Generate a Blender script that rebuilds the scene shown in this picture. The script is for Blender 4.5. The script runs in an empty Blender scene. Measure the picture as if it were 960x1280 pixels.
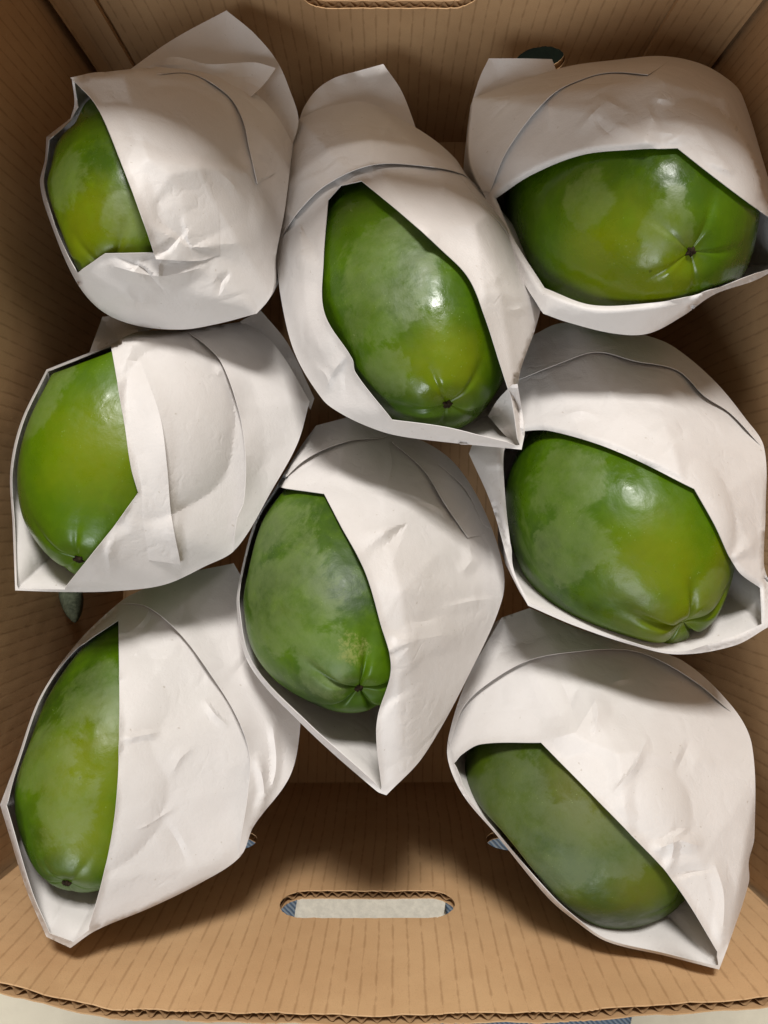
import bpy, bmesh, math, random
import numpy as np
from mathutils import Vector, Matrix
from mathutils.bvhtree import BVHTree
from mathutils.geometry import delaunay_2d_cdt

random.seed(7)
S = bpy.context.scene
COL = S.collection
H, F = 0.55, 950.0            # camera height over the box floor (m), focal length in photograph pixels

# ------------------------------------------------------------------ camera, world, lamps, exposure
cd = bpy.data.cameras.new('camera')
cam = bpy.data.objects.new('camera', cd)
COL.objects.link(cam)
cam.location = (0, 0, H)
cam.rotation_euler = (0, 0, 0)
cd.sensor_fit = 'VERTICAL'
cd.sensor_height = 36.0
cd.sensor_width = 27.0
cd.lens = F / 1280 * 36.0
cd.clip_start = 0.01
cd.clip_end = 50
S.camera = cam

w = bpy.data.worlds.new('World')
S.world = w
w.use_nodes = True
w.node_tree.nodes['Background'].inputs['Color'].default_value = (1.0, 0.87, 0.74, 1)
w.node_tree.nodes['Background'].inputs['Strength'].default_value = 0.29

def area(name, loc, target, size, power, color, size_y=None):
    ld = bpy.data.lights.new(name, 'AREA')
    ld.size = size
    if size_y:
        ld.shape = 'RECTANGLE'
        ld.size_y = size_y
    ld.energy = power
    ld.color = color
    o = bpy.data.objects.new(name, ld)
    COL.objects.link(o)
    o.location = loc
    o.rotation_euler = (Vector(target) - Vector(loc)).to_track_quat('-Z', 'Y').to_euler()
    return o

area('window_light', (0.05, 1.80, 1.95), (0, 0, 0.2), 0.58, 69, (1.0, 0.98, 0.95), 0.42)
area('room_window', (-0.75, -1.7, 1.9), (0, 0, 0.2), 0.7, 33, (0.88, 0.94, 1.0), 0.9)

vs = S.view_settings
vs.view_transform = 'Standard'
vs.look = 'None'
vs.exposure = 0.08
vs.gamma = 1.0
vs.use_curve_mapping = False

# ------------------------------------------------------------------ helpers
def UP(u, v, z):
    d = (H - z) / F
    return Vector(((u - 480) * d, (640 - v) * d, z))

def uv_of(p):
    k = F / (H - p[2])
    return (480 + p[0] * k, 640 - p[1] * k)

def link(name, me, parent=None, mat=None, smooth=True):
    o = bpy.data.objects.new(name, me)
    COL.objects.link(o)
    if parent is not None:
        o.parent = parent
    if mat is not None:
        me.materials.append(mat)
    if smooth and len(me.polygons):
        me.polygons.foreach_set('use_smooth', [True] * len(me.polygons))
    return o

def mesh(name, verts, faces, uvs=None):
    me = bpy.data.meshes.new(name)
    me.from_pydata([tuple(v) for v in verts], [], faces)
    if uvs is not None:
        lay = me.uv_layers.new(name='UVMap')
        for lp in me.loops:
            lay.data[lp.index].uv = uvs[lp.vertex_index]
    me.update()
    return me

def empty(name, loc=(0, 0, 0)):
    o = bpy.data.objects.new(name, None)
    COL.objects.link(o)
    o.location = loc
    o.empty_display_size = 0.02
    return o

def tag(o, label=None, cat=None, group=None, kind=None):
    if label: o['label'] = label
    if cat: o['category'] = cat
    if group: o['group'] = group
    if kind: o['kind'] = kind
    return o

# ------------------------------------------------------------------ materials
class NT:
    def __init__(s, name):
        s.m = bpy.data.materials.new(name)
        s.m.use_nodes = True
        s.t = s.m.node_tree
        s.b = s.t.nodes['Principled BSDF']
        s.out = s.t.nodes['Material Output']
    def n(s, typ, **kw):
        x = s.t.nodes.new(typ)
        for k, v in kw.items():
            if k.startswith('i_'):
                x.inputs[k[2:].replace('_', ' ')].default_value = v
            else:
                setattr(x, k, v)
        return x
    def l(s, a, b):
        s.t.links.new(a, b)
    def val(s, sock, v):
        if hasattr(v, 'is_linked') or hasattr(v, 'links'):
            s.l(v, sock)
        else:
            sock.default_value = v
    def math(s, op, a, b=0.0, c=None, clamp=False):
        x = s.n('ShaderNodeMath', operation=op)
        x.use_clamp = clamp
        s.val(x.inputs[0], a); s.val(x.inputs[1], b)
        if c is not None: s.val(x.inputs[2], c)
        return x.outputs[0]
    def noise(s, vec, scale, detail=3, rough=0.55, dist=0.0):
        x = s.n('ShaderNodeTexNoise')
        x.inputs['Scale'].default_value = scale
        x.inputs['Detail'].default_value = detail
        x.inputs['Roughness'].default_value = rough
        x.inputs['Distortion'].default_value = dist
        if vec is not None: s.l(vec, x.inputs['Vector'])
        return x.outputs['Fac']
    def ramp(s, fac, a, b, lo=0.0, hi=1.0):
        x = s.n('ShaderNodeMapRange')
        x.interpolation_type = 'SMOOTHSTEP'
        s.l(fac, x.inputs['Value'])
        x.inputs['From Min'].default_value = a
        x.inputs['From Max'].default_value = b
        x.inputs['To Min'].default_value = lo
        x.inputs['To Max'].default_value = hi
        return x.outputs['Result']
    def mix(s, fac, a, b, typ='MIX'):
        x = s.n('ShaderNodeMix', data_type='RGBA', blend_type=typ)
        s.val(x.inputs[0], fac)
        s.val(x.inputs[6], a); s.val(x.inputs[7], b)
        return x.outputs[2]
    def bump(s, h, strength, dist, prev=None):
        x = s.n('ShaderNodeBump')
        x.inputs['Strength'].default_value = strength
        x.inputs['Distance'].default_value = dist
        s.l(h, x.inputs['Height'])
        if prev is not None: s.l(prev, x.inputs['Normal'])
        return x.outputs['Normal']

def C(r, g, b): return (r, g, b, 1.0)

def mat_paper(name, col):
    M = NT(name)
    tc = M.n('ShaderNodeTexCoord').outputs['Object']
    n1 = M.noise(tc, 900, 4, 0.7)
    n2 = M.noise(tc, 28, 4, 0.6)
    n3 = M.noise(tc, 6000, 2, 0.6)
    c = M.mix(M.ramp(n2, 0.3, 0.72), C(col[0] * .93, col[1] * .925, col[2] * .915), C(*col))
    c = M.mix(M.ramp(n1, 0.55, 0.8, 0, 0.16), c, C(col[0] * .72, col[1] * .68, col[2] * .63))
    spk = M.ramp(M.noise(tc, 420, 2, 0.5), 0.735, 0.76, 0, 0.4)
    c = M.mix(spk, c, C(.34, .28, .20))
    c = M.mix(M.ramp(M.noise(tc, 24, 5, 0.7, 0.6), 0.66, 0.82, 0, 0.16), c, C(.50, .44, .33))
    M.l(c, M.b.inputs['Base Color'])
    M.b.inputs['Roughness'].default_value = 0.52
    M.b.inputs['Specular IOR Level'].default_value = 0.38
    nb = M.bump(n3, 0.10, 0.0003)
    nb = M.bump(n1, 0.22, 0.0006, nb)
    nb = M.bump(M.noise(tc, 150, 3, 0.5, 0.4), 0.08, 0.0020, nb)
    for sc_, am, th0 in ((46, 0.0030, 0.50), (120, 0.0010, 0.52)):      # sharp little creases where the sheet was crushed
        rn = M.noise(tc, sc_, 1, 0.4, 0.25)
        cr_ = M.math('MULTIPLY', M.math('MINIMUM', M.math('ABSOLUTE', M.math('SUBTRACT', rn, 0.5)), 0.09), M.ramp(M.noise(tc, sc_ * .42, 2), th0 - .04, th0 + .14))
        nb = M.bump(cr_, 0.27, am * 4, nb)
    M.l(nb, M.b.inputs['Normal'])
    tr = M.n('ShaderNodeBsdfTranslucent')
    tr.inputs['Color'].default_value = C(col[0], col[1] * .94, col[2] * .86)
    ms = M.n('ShaderNodeMixShader')
    ms.inputs[0].default_value = 0.14
    M.l(M.b.outputs[0], ms.inputs[1]); M.l(tr.outputs[0], ms.inputs[2])
    M.l(ms.outputs[0], M.out.inputs['Surface'])
    return M.m

def mat_card(name, stripes=True, tint=1.0):
    M = NT(name)
    tc = M.n('ShaderNodeTexCoord')
    ob = tc.outputs['Object']
    base = M.mix(M.ramp(M.noise(ob, 14, 4, 0.6), 0.3, 0.7), C(.46 * tint, .280 * tint, .140 * tint), C(.54 * tint, .345 * tint, .180 * tint))
    fib = M.noise(ob, 1500, 3, 0.7)
    base = M.mix(M.ramp(fib, 0.52, 0.75, 0, 0.45), base, C(.36 * tint, .215 * tint, .105 * tint))
    base = M.mix(M.ramp(M.noise(ob, 2600, 2, 0.6), 0.66, 0.78, 0, 0.5), base, C(.72 * tint, .53 * tint, .33 * tint))
    stain = M.ramp(M.noise(ob, 9, 5, 0.65, 0.8), 0.56, 0.64, 0, 0.22)
    base = M.mix(stain, base, C(.40 * tint, .235 * tint, .115 * tint))
    mpf = M.n('ShaderNodeMapping'); M.l(ob, mpf.inputs[0]); mpf.inputs['Rotation'].default_value = (.5, .9, .7); mpf.inputs['Scale'].default_value = (1, .12, 1)
    base = M.mix(M.ramp(M.noise(mpf.outputs[0], 900, 3, 0.7), 0.66, 0.80, 0, 0.35), base, C(.75 * tint, .58 * tint, .38 * tint))
    nb = M.bump(fib, 0.25, 0.0004)
    if stripes:
        uv = tc.outputs['UV']
        sp = M.n('ShaderNodeSeparateXYZ'); M.l(uv, sp.inputs[0])
        wob = M.noise(uv, 9, 2, 0.5)
        s = M.math('ADD', sp.outputs[0], M.math('MULTIPLY', wob, 0.006))
        ph = M.math('FRACT', M.math('DIVIDE', s, 0.0066))
        d = M.math('ABSOLUTE', M.math('SUBTRACT', ph, 0.5))
        # broken dashes along each flute line
        mp = M.n('ShaderNodeMapping'); M.l(uv, mp.inputs[0]); mp.inputs['Scale'].default_value = (135, 60, 1)
        brk = M.noise(mp.outputs[0], 1.6, 3, 0.65)
        wd = M.math('MULTIPLY', M.ramp(brk, 0.3, 0.62), 0.14)
        line = M.math('SUBTRACT', 1.0, M.math('DIVIDE', d, M.math('ADD', wd, 0.012)), clamp=True)
        line = M.math('MULTIPLY', line, M.ramp(brk, 0.28, 0.58, 0.10, 0.48))
        base = M.mix(line, base, C(.22 * tint, .115 * tint, .045 * tint))
        wave = M.math('COSINE', M.math('MULTIPLY', ph, 6.28318))
        nb = M.bump(wave, 0.05, 0.0003, nb)
        nb = M.bump(M.math('SUBTRACT', 1.0, line), 0.12, 0.0003, nb)
    nb = M.bump(M.noise(ob, 22, 3, 0.5), 0.3, 0.004, nb)
    M.l(base, M.b.inputs['Base Color'])
    M.l(nb, M.b.inputs['Normal'])
    M.b.inputs['Roughness'].default_value = 0.72
    M.b.inputs['Specular IOR Level'].default_value = 0.25
    return M.m

def mat_skin(name, dark, mid, yellow, bthr, bcol, rough, seed, blooms=(), yels=(), scuffs=()):
    """papaya skin: deep green with yellow ripening areas, a patchy waxy bloom with some pale reflections painted in, pores and scuffs.
    blooms / yels / scuffs: (point on the fruit in its own space, radius)"""
    M = NT(name)
    tc = M.n('ShaderNodeTexCoord').outputs['Object']
    mp = M.n('ShaderNodeMapping'); M.l(tc, mp.inputs[0]); mp.inputs['Location'].default_value = (seed * 1.37, seed * .71, seed * 2.1)
    v = mp.outputs[0]
    def spot(p, r, nz, soft, rag):
        vd = M.n('ShaderNodeVectorMath', operation='DISTANCE'); M.l(tc, vd.inputs[0]); vd.inputs[1].default_value = tuple(p)
        d = M.math('ADD', vd.outputs['Value'], M.math('MULTIPLY', M.math('SUBTRACT', nz, 0.5), r * rag))
        return M.ramp(d, r * (1 + soft), r * (1 - soft))
    g = M.mix(M.ramp(M.noise(v, 15, 4, 0.6, 0.3), 0.34, 0.66), C(*dark), C(*mid))
    n_soft = M.noise(v, 38, 4, 0.6)
    yf = M.ramp(M.noise(v, 11, 3, 0.5, 0.2), .60, .82, 0, 0.6)
    for (p, r) in yels:
        yf = M.math("MAXIMUM", yf, M.math("MULTIPLY", spot(p, r, n_soft, .75, 1.5), 0.5))
    g = M.mix(yf, g, C(*yellow))
    g = M.mix(M.ramp(M.noise(v, 120, 4, 0.65), 0.45, 0.7, 0, 0.28), g, C(mid[0] * 1.5, mid[1] * 1.35, mid[2] * 1.3))
    vo = M.n('ShaderNodeTexVoronoi'); M.l(v, vo.inputs['Vector']); vo.inputs['Scale'].default_value = 560
    pore = M.math('MULTIPLY', M.ramp(vo.outputs['Distance'], 0.15, 0.06), M.ramp(M.noise(v, 60, 2), 0.52, 0.66))
    g = M.mix(M.math('MULTIPLY', pore, 0.35), g, C(.32, .40, .16))
    n_rag = M.noise(v, 42, 7, 0.72, 0.5)
    mb = M.n('ShaderNodeMapping'); M.l(v, mb.inputs[0]); mb.inputs['Scale'].default_value = (1.0, 1.0, 0.5)
    bl = M.ramp(M.noise(mb.outputs[0], 19, 5, 0.6, 0.45), bthr, bthr + 0.05, 0, .7)
    for (p, r) in blooms:
        bl = M.math('MAXIMUM', bl, spot(p, r, n_rag, .16, 2.6))
    bl = M.math('MULTIPLY', bl, M.ramp(M.noise(v, 75, 6, 0.78), 0.28, 0.62, 0.35, 1.0))
    g = M.mix(M.math('MULTIPLY', bl, 0.40), g, C(*bcol))
    mps = M.n('ShaderNodeMapping'); M.l(v, mps.inputs[0]); mps.inputs['Scale'].default_value = (1.0, 1.0, 0.16)
    scr = M.math('MULTIPLY', M.ramp(M.noise(mps.outputs[0], 330, 3, 0.6), 0.70, 0.78), M.ramp(M.noise(v, 36, 3), 0.5, 0.66))
    g = M.mix(M.math('MULTIPLY', scr, 0.4), g, C(.34, .38, .17))
    brs = M.ramp(M.noise(v, 210, 3, 0.6), 0.72, 0.78, 0, 0.5)
    g = M.mix(brs, g, C(dark[0] * .55, dark[1] * .5, dark[2]))
    # rubbed, wetter spots shine; the bloom and the fine grain dull the rest
    wet = M.ramp(M.noise(v, 55, 5, 0.7, 0.3), 0.50, 0.66)
    rg = M.math('SUBTRACT', rough + .10, M.math('MULTIPLY', wet, 0.15))
    rg = M.math('ADD', rg, M.math('MULTIPLY', bl, 0.17))
    for (p, r) in scuffs:
        m = M.math('MULTIPLY', spot(p, r, M.noise(v, 190, 7, 0.85), .3, 4.0), M.ramp(M.noise(v, 420, 4, 0.8), .38, .62))
        g = M.mix(M.math('MULTIPLY', m, 0.34), g, C(.36, .33, .12))
        rg = M.math('ADD', rg, M.math('MULTIPLY', m, 0.3))
    M.l(g, M.b.inputs['Base Color'])
    M.l(rg, M.b.inputs['Roughness'])
    M.l(M.math('ADD', 0.30, M.math('MULTIPLY', bl, 0.35)), M.b.inputs['Specular IOR Level'])
    nb = M.bump(M.noise(v, 30, 3, 0.5), 0.45, 0.005)
    nb = M.bump(M.noise(v, 140, 4, 0.6), 0.16, 0.0012, nb)
    nb = M.bump(M.noise(v, 700, 3, 0.6), 0.10, 0.0004, nb)
    nb = M.bump(pore, 0.15, 0.0003, nb)
    M.l(nb, M.b.inputs['Normal'])
    return M.m

def mat_plain(name, col, rough=0.8, nscale=60, var=0.25, bump=0.3, bd=0.001):
    M = NT(name)
    tc = M.n('ShaderNodeTexCoord').outputs['Object']
    n = M.noise(tc, nscale, 5, 0.65)
    c = M.mix(M.ramp(n, 0.3, 0.7), C(*[x * (1 - var) for x in col]), C(*[min(1, x * (1 + var * .5)) for x in col]))
    M.l(c, M.b.inputs['Base Color'])
    M.b.inputs['Roughness'].default_value = rough
    M.b.inputs['Specular IOR Level'].default_value = 0.12
    M.l(M.bump(M.noise(tc, nscale * 6, 4, 0.6), bump, bd), M.b.inputs['Normal'])
    return M.m

def mat_denim():
    M = NT('denim')
    tc = M.n('ShaderNodeTexCoord').outputs['Object']
    wv = M.n('ShaderNodeTexWave'); M.l(tc, wv.inputs[0]); wv.inputs['Scale'].default_value = 170; wv.inputs['Distortion'].default_value = 1.5
    wv.bands_direction = 'DIAGONAL'
    c = M.mix(wv.outputs['Fac'], C(.06, .10, .16), C(.26, .31, .35))
    c = M.mix(M.ramp(M.noise(tc, 40, 4), 0.35, 0.7, 0, 0.6), c, C(.10, .17, .27))
    M.l(c, M.b.inputs['Base Color']); M.b.inputs['Roughness'].default_value = 0.9
    M.l(M.bump(wv.outputs['Fac'], 0.5, 0.0006), M.b.inputs['Normal'])
    return M.m

PAPER = mat_paper('wrapping_paper', (.715, .682, .66))
CARD = mat_card('cardboard_liner')
CARD_PLAIN = mat_card('cardboard_kraft', False, 0.85)
FLUTE = mat_card('cardboard_fluting', False, 0.7)
SCAR = mat_plain('dried_scar', (.030, .019, .010), 0.9, 300, 0.6)
GROUND = mat_plain('cream_floor', (.66, .60, .47), 0.6, 18, 0.12)
CREAM = mat_plain('cream_cloth', (.86, .81, .68), 0.9, 200, 0.12)
DENIM = mat_denim()

# ------------------------------------------------------------------ ground
gm = mesh('ground', [(-4, -4, -.007), (4, -4, -.007), (4, 4, -.007), (-4, 4, -.007)], [(0, 1, 2, 3)])
tag(link('ground', gm, None, GROUND), kind='structure')

# ------------------------------------------------------------------ the cardboard box
box = empty('cardboard_box', (0, 0, 0))
tag(box, 'open brown corrugated cardboard box holding the wrapped papayas', 'box')

WT = 0.0040      # board thickness
NL, NR, FR, FL = (-.196, -.1960), (.182, -.1925), (.194, .268), (-.172, .268)

def lerp(a, b, t): return a + (b - a) * t

class Wall:
    """vertical board: path in plan at the foot and at the top, inside on the left of travel"""
    def __init__(s, foot, top, ztop, holes=(), wob=0.0, zbase=0.0, slope=0.0, name='wall_panel'):
        s.zbase, s.slope, s.name = zbase, slope, name
        s.foot, s.top, s.ztop, s.holes, s.wob = foot, top, ztop, holes, wob
        L = [0]
        for a, b in zip(foot[:-1], foot[1:]): L.append(L[-1] + math.dist(a, b))
        s.L = L
    def plan(s, pts, d):
        L = s.L
        for i in range(len(L) - 1):
            if d <= L[i + 1] or i == len(L) - 2:
                t = (d - L[i]) / (L[i + 1] - L[i])
                return (lerp(pts[i][0], pts[i + 1][0], t), lerp(pts[i][1], pts[i + 1][1], t))
    def P(s, d, z, off):
        k = max(0, (z - s.zbase) / (s.ztop - s.zbase)); k = k ** 1.5
        def q(dd):
            a = s.plan(s.foot, dd); b = s.plan(s.top, dd)
            return (lerp(a[0], b[0], k), lerp(a[1], b[1], k))
        e = 0.004
        p = q(d); a = q(max(0, d - e)); b = q(min(s.L[-1], d + e))
        tx, ty = b[0] - a[0], b[1] - a[1]; n = math.hypot(tx, ty)
        ox, oy = ty / n, -tx / n          # outward, to the right of travel
        return Vector((p[0] + ox * off, p[1] + oy * off, z))
    def hole(s, d):
        for (kind, c, zc, hw, hh) in s.holes:
            x = abs(d - c)
            if x >= hw: continue
            if kind == 'slot':
                r = hh
                e = x - (hw - r)
                hz = hh if e <= 0 else math.sqrt(max(0, r * r - e * e))
            else:
                hz = hh * math.sqrt(max(0, 1 - (x / hw) ** 2))
            return (zc - hz, zc + hz)
        return None
    def cols(s, step):
        n = int(s.L[-1] / step)
        c = [s.L[-1] * i / n for i in range(n + 1)] + s.L
        for (kind, cc, zc, hw, hh) in s.holes:
            for k in range(0, 13):
                a = hw - (hh if kind == 'slot' else hw) * (1 - math.cos(math.pi / 2 * k / 12))
                c += [cc - a, cc + a]
        c = sorted(c)
        out = [c[0]]
        for x in c[1:]:
            if x - out[-1] > 2e-5: out.append(x)
        return out
    def sheet(s, name, off, mat, parent, step=0.004, flute=False, rim=0.0, zs=None):
        rnd = random.Random(name + str(s.foot))
        V, Fc, UV = [], [], []
        cols = s.cols(0.0062 / 8 if flute else step)
        NZ = 16 if not flute else 8
        def hs(d, k=1.0): return (math.sin(d * 9137.1 * k + off * 777) * 43758.5453) % 1.0 - .5
        def zt(d):
            return .0006 * hs(d) + s.ztop + s.slope * d + s.wob * (math.sin(d * 41) * .5 + math.sin(d * 97 + 1) * .3 + math.sin(d * 233 + off * 900) * .35) - rim
        def o(d):
            return off + ((0.0013 + .0002 * math.sin(d * 130)) * math.sin(d / 0.0060 * 2 * math.pi + .9 * math.sin(d * 47)) if flute else 0)
        def strip(d0, d1, za0, za1, zb0, zb1):
            i0 = len(V)
            for k in range(NZ + 1):
                t = k / NZ
                for d, za, zb in ((d0, za0, zb0), (d1, za1, zb1)):
                    z = lerp(za, zb, t)
                    V.append(s.P(d, z, o(d))); UV.append((d, z))
            for k in range(NZ):
                a = i0 + 2 * k
                Fc.append((a, a + 1, a + 3, a + 2))
        for d0, d1 in zip(cols[:-1], cols[1:]):
            h = s.hole((d0 + d1) / 2)
            if h is None:
                strip(d0, d1, s.zbase, s.zbase, zt(d0), zt(d1))
            else:
                m = (h[0] + h[1]) / 2
                h0 = s.hole(d0) or (m, m); h1 = s.hole(d1) or (m, m)
                h0 = (h0[0] + .0007 * hs(d0, .7), h0[1] + .0007 * hs(d0, .4)); h1 = (h1[0] + .0007 * hs(d1, .7), h1[1] + .0007 * hs(d1, .4))
                strip(d0, d1, s.zbase, s.zbase, h0[0], h1[0])
                strip(d0, d1, h0[1], h1[1], zt(d0), zt(d1))
        bm = bmesh.new()
        me = mesh(name, V, Fc, UV)
        bm.from_mesh(me); bmesh.ops.remove_doubles(bm, verts=bm.verts, dist=1e-5); bm.to_mesh(me); bm.free()
        ob = link(name, me, parent, mat, flute)
        if not flute:
            md = ob.modifiers.new('thickness', 'SOLIDIFY'); md.thickness = 0.0005; md.offset = 0
        return ob
    def build(s):
        p = s.sheet(s.name, 0, CARD, box)
        s.sheet('fluting', WT / 2, FLUTE, p, flute=True, rim=0.0006)
        s.sheet('outer_liner', WT, CARD_PLAIN, p)
        return p

ZT = 0.25
def top_uv(u, v): p = UP(u, v, ZT); return (p.x, p.y)

# near wall, travelling from left to right (inside is +y = left of travel)
foot = [NL, (-.106, -.1962), (.0, -.1960), (.08, -.1955), NR]
topn = [(-.190, -.1760), top_uv(145, 1263), top_uv(460, 1268), top_uv(720, 1265), (.186, -.1880)]
wn = Wall(foot, topn, ZT, [('slot', .190, .168, .0445, .0132), ('round', .107, .0965, .0135, .0135), ('round', .2715, .0965, .0135, .0135)], 0.0011)
wn.build()['label'] = 'near wall with a cut-out hand hole and raw corrugated top edge'
# far wall, travelling right to left
d0 = FR[0]
wf = Wall([FR, FL], [(.203, .273), (-.180, .273)], ZT, [('slot', d0 - .003, .1575, .0470, .0150), ('round', d0 - .092, .0960, .0145, .0145), ('round', d0 + .079, .0960, .0145, .0145)], 0.0006)
wf.build()
# added unseen flap above the far wall, there to shade the far bundles
fl_ = Wall([(.203, .2745), (-.180, .2745)], [(.203, .280), (-.180, .280)], .400, [('slot', .203 + .012, .324, .030, .0085)], 0.0006, .2515, -.09, 'added_shade_flap')  # its slot is added to let a band of light through
fl_.build()
Wall([(.186, -.1880), (.2045, .272)], [(.200, -.1880), (.222, .272)], .36, (), 0.0006, .2515, 0, 'added_shade_flap').build()  # added unseen flap over the right wall, darkens the box inside
Wall([(-.1815, .272), (-.2045, -.1900)], [(-.200, .272), (-.222, -.1900)], .36, (), 0.0006, .2515, 0, 'added_shade_flap').build()  # same on the left: added out of view to block light
Wall([NR, FR], [(.191, -.1920), (.203, .272)], ZT, (), 0.0006).build()
Wall([FL, NL], [(-.180, .272), (-.203, -.1960)], ZT, (), 0.0006).build()

# corner flaps glued inside the far wall
def corner_flap(pts, z0, z1, y_off):
    V, UV, Fc = [], [], []
    for z in (z0, (z0 + z1) / 2, z1):
        for i, (x, y) in enumerate(pts):
            k = (z / ZT) ** 1.5
            V.append((x * (1 + .045 * k), y + .005 * k, z)); UV.append((x + 1, z))
    n = len(pts)
    for r in range(2):
        for i in range(n - 1):
            Fc.append((r * n + i, r * n + i + 1, (r + 1) * n + i + 1, (r + 1) * n + i))
    ob = link('corner_flap', mesh('corner_flap', V, Fc, UV), box, CARD, smooth=False)
    md = ob.modifiers.new('thickness', 'SOLIDIFY'); md.thickness = 0.0030; md.offset = 0
corner_flap([(.150, .2655), (.178, .2645), (.1905, .262)], 0.004, 0.249, 0)
corner_flap([(-.168, .2600), (-.163, .2645), (-.148, .2655)], 0.004, 0.249, 0)

# floor of the box
fm = mesh('floor_panel', [(NL[0] - .005, NL[1] - .005, 0), (NR[0] + .005, NR[1] - .005, 0), (FR[0] + .005, FR[1] + .005, 0), (FL[0] - .005, FL[1] + .005, 0)], [(0, 1, 2, 3)],
          [(0, 0), (.37, 0), (.37, .46), (0, .46)])
fo = link('floor_panel', fm, box, CARD, False)
md = fo.modifiers.new('thickness', 'SOLIDIFY'); md.thickness = 0.0045; md.offset = -1

# ------------------------------------------------------------------ cloth beyond the near wall
def cloth(name, x0, x1, y0, y1, z, amp, mat, nx=60, ny=30, th=0.0015, rough=0.004):
    V, Fc = [], []
    rr = random.Random(5)
    ph = [rr.uniform(0, 6) for _ in range(6)]
    for j in range(ny + 1):
        for i in range(nx + 1):
            x = lerp(x0, x1, i / nx); y = lerp(y0, y1, j / ny)
            e = rough * math.sin(y * 60 + ph[0]) if i in (0, nx) else 0
            hz = z + amp * (1 + .5 * math.sin(x * 38 + y * 20 + ph[1]) + .5 * math.sin(y * 55 - x * 12 + ph[2]))
            V.append((x + e, y + rough * .6 * math.sin(x * 30 + ph[3]), hz))
    for j in range(ny):
        for i in range(nx):
            a = j * (nx + 1) + i
            Fc.append((a, a + 1, a + nx + 2, a + nx + 1))
    ob = link(name, mesh(name, V, Fc), None, mat)
    md = ob.modifiers.new('thickness', 'SOLIDIFY'); md.thickness = th; md.offset = -1
    return ob
tag(cloth('denim_cloth', -.205, .178, -.335, -.212, -.0050, .0016, DENIM), 'blue striped denim cloth on the floor seen through the near vent holes', 'cloth')
tag(cloth('denim_cloth', .036, .178, -.56, -.352, -.0050, .0016, DENIM), 'blue denim cloth peeking out below the near top edge of the box', 'cloth')
tag(cloth('vent_dark_sheet', -.20, .24, .275, .52, -.0050, .0016, mat_plain('vent_dark_green', (.002, .004, .002), 1.0, 200, 0.3)), 'added dark green sheet on the floor that darkens the far vent holes', 'cloth')  # invented sheet, laid here so the far vents look dark
tag(cloth('cream_cloth', -.061, .047, -.325, -.262, -.0005, .0008, CREAM, 30, 12), 'cream cloth strip seen through the near hand hole', 'cloth strip')

# ------------------------------------------------------------------ papayas
def papaya_mesh(R, Lh, spin, groove, seed, tip):
    rr = random.Random(seed)
    ph = [rr.uniform(0, 6.28) for _ in range(8)]
    am = [1 + rr.uniform(-.35, .35) for _ in range(5)]
    NA, NL_ = 150, 110
    V, Fc = [], []
    for j in range(NL_ + 1):
        t = math.pi * j / NL_
        x = math.cos(t)                  # +1 blossom end, -1 stem end
        if x >= 0:
            r = (1 - x ** tip[0]) ** tip[1]
        else:
            r = (1 - (-x) ** 2.0) ** 0.60
        for i in range(NA):
            th = 2 * math.pi * i / NA
            c5 = math.cos(5 * (th - spin))
            k = ((th - spin) / (2 * math.pi) * 5 + .5) % 5
            a = am[int(k)]
            env = 0.45 + 0.55 * max(0, x)
            q = 1 + 0.017 * env * c5 * (1.2 if c5 < 0 else .8)
            # grooves between the five lobes, converging on the scar
            gd = abs(math.sin(2.5 * (th - spin) + math.pi / 2))
            g = math.exp(-(gd / 0.30) ** 2)
            q -= groove * a * g * math.exp(-((1 - x) / 0.085))
            q += 0.012 * math.sin(2 * th + ph[0] + x * 1.3) + 0.010 * math.sin(3 * th + ph[1] - x * 2) + .006 * math.sin(x * 6 + ph[2] + th)
            rad = R * r * q
            zz = Lh * x
            # sunken blossom scar
            rn = r * R
            zz -= 0.0038 * math.exp(-(rn / 0.0075) ** 2) * (x > 0)
            zz += 0.0022 * a * (1 - g) * math.exp(-((rn - .013) / .009) ** 2) * (x > 0) * (groove / .12)
            zz -= 0.0020 * g * math.exp(-((rn - .012) / .011) ** 2) * (x > 0) * (groove / .12)
            V.append((rad * math.cos(th), rad * math.sin(th), zz))
    for j in range(NL_):
        for i in range(NA):
            a = j * NA + i; b = j * NA + (i + 1) % NA
            Fc.append((a, a + NA, b + NA, b))
    return V, Fc

def scar_mesh(rad, seed):
    rr = random.Random(seed)
    V, Fc = [(0, 0, 0.0010)], []
    n = 30
    for k, (f, z) in enumerate(((.4, .0012), (.75, .0006), (1.0, -.0008))):
        for i in range(n):
            th = 2 * math.pi * i / n
            r = rad * f * (1 + .26 * math.cos(5 * th + seed) * f + rr.uniform(-.22, .22))
            V.append((r * math.cos(th), r * math.sin(th), z + rr.uniform(-.0004, .0004)))
    for i in range(n):
        j = (i + 1) % n
        Fc.append((0, 1 + i, 1 + j))
        for k in range(2):
            a = 1 + k * n
            Fc.append((a + i, a + n + i, a + n + j, a + j))
    return mesh('blossom_scar', V, Fc)

G_D, G_M, Y = (.019, .050, .0004), (.054, .114, .0006), (.185, .205, .0012)
BL = (.120, .165, .034)

def skin(i, **k):
    a = dict(dark=G_D, mid=G_M, yellow=Y, bthr=.62, bcol=BL, rough=.27, seed=i)
    a.update(k)
    return a

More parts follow.
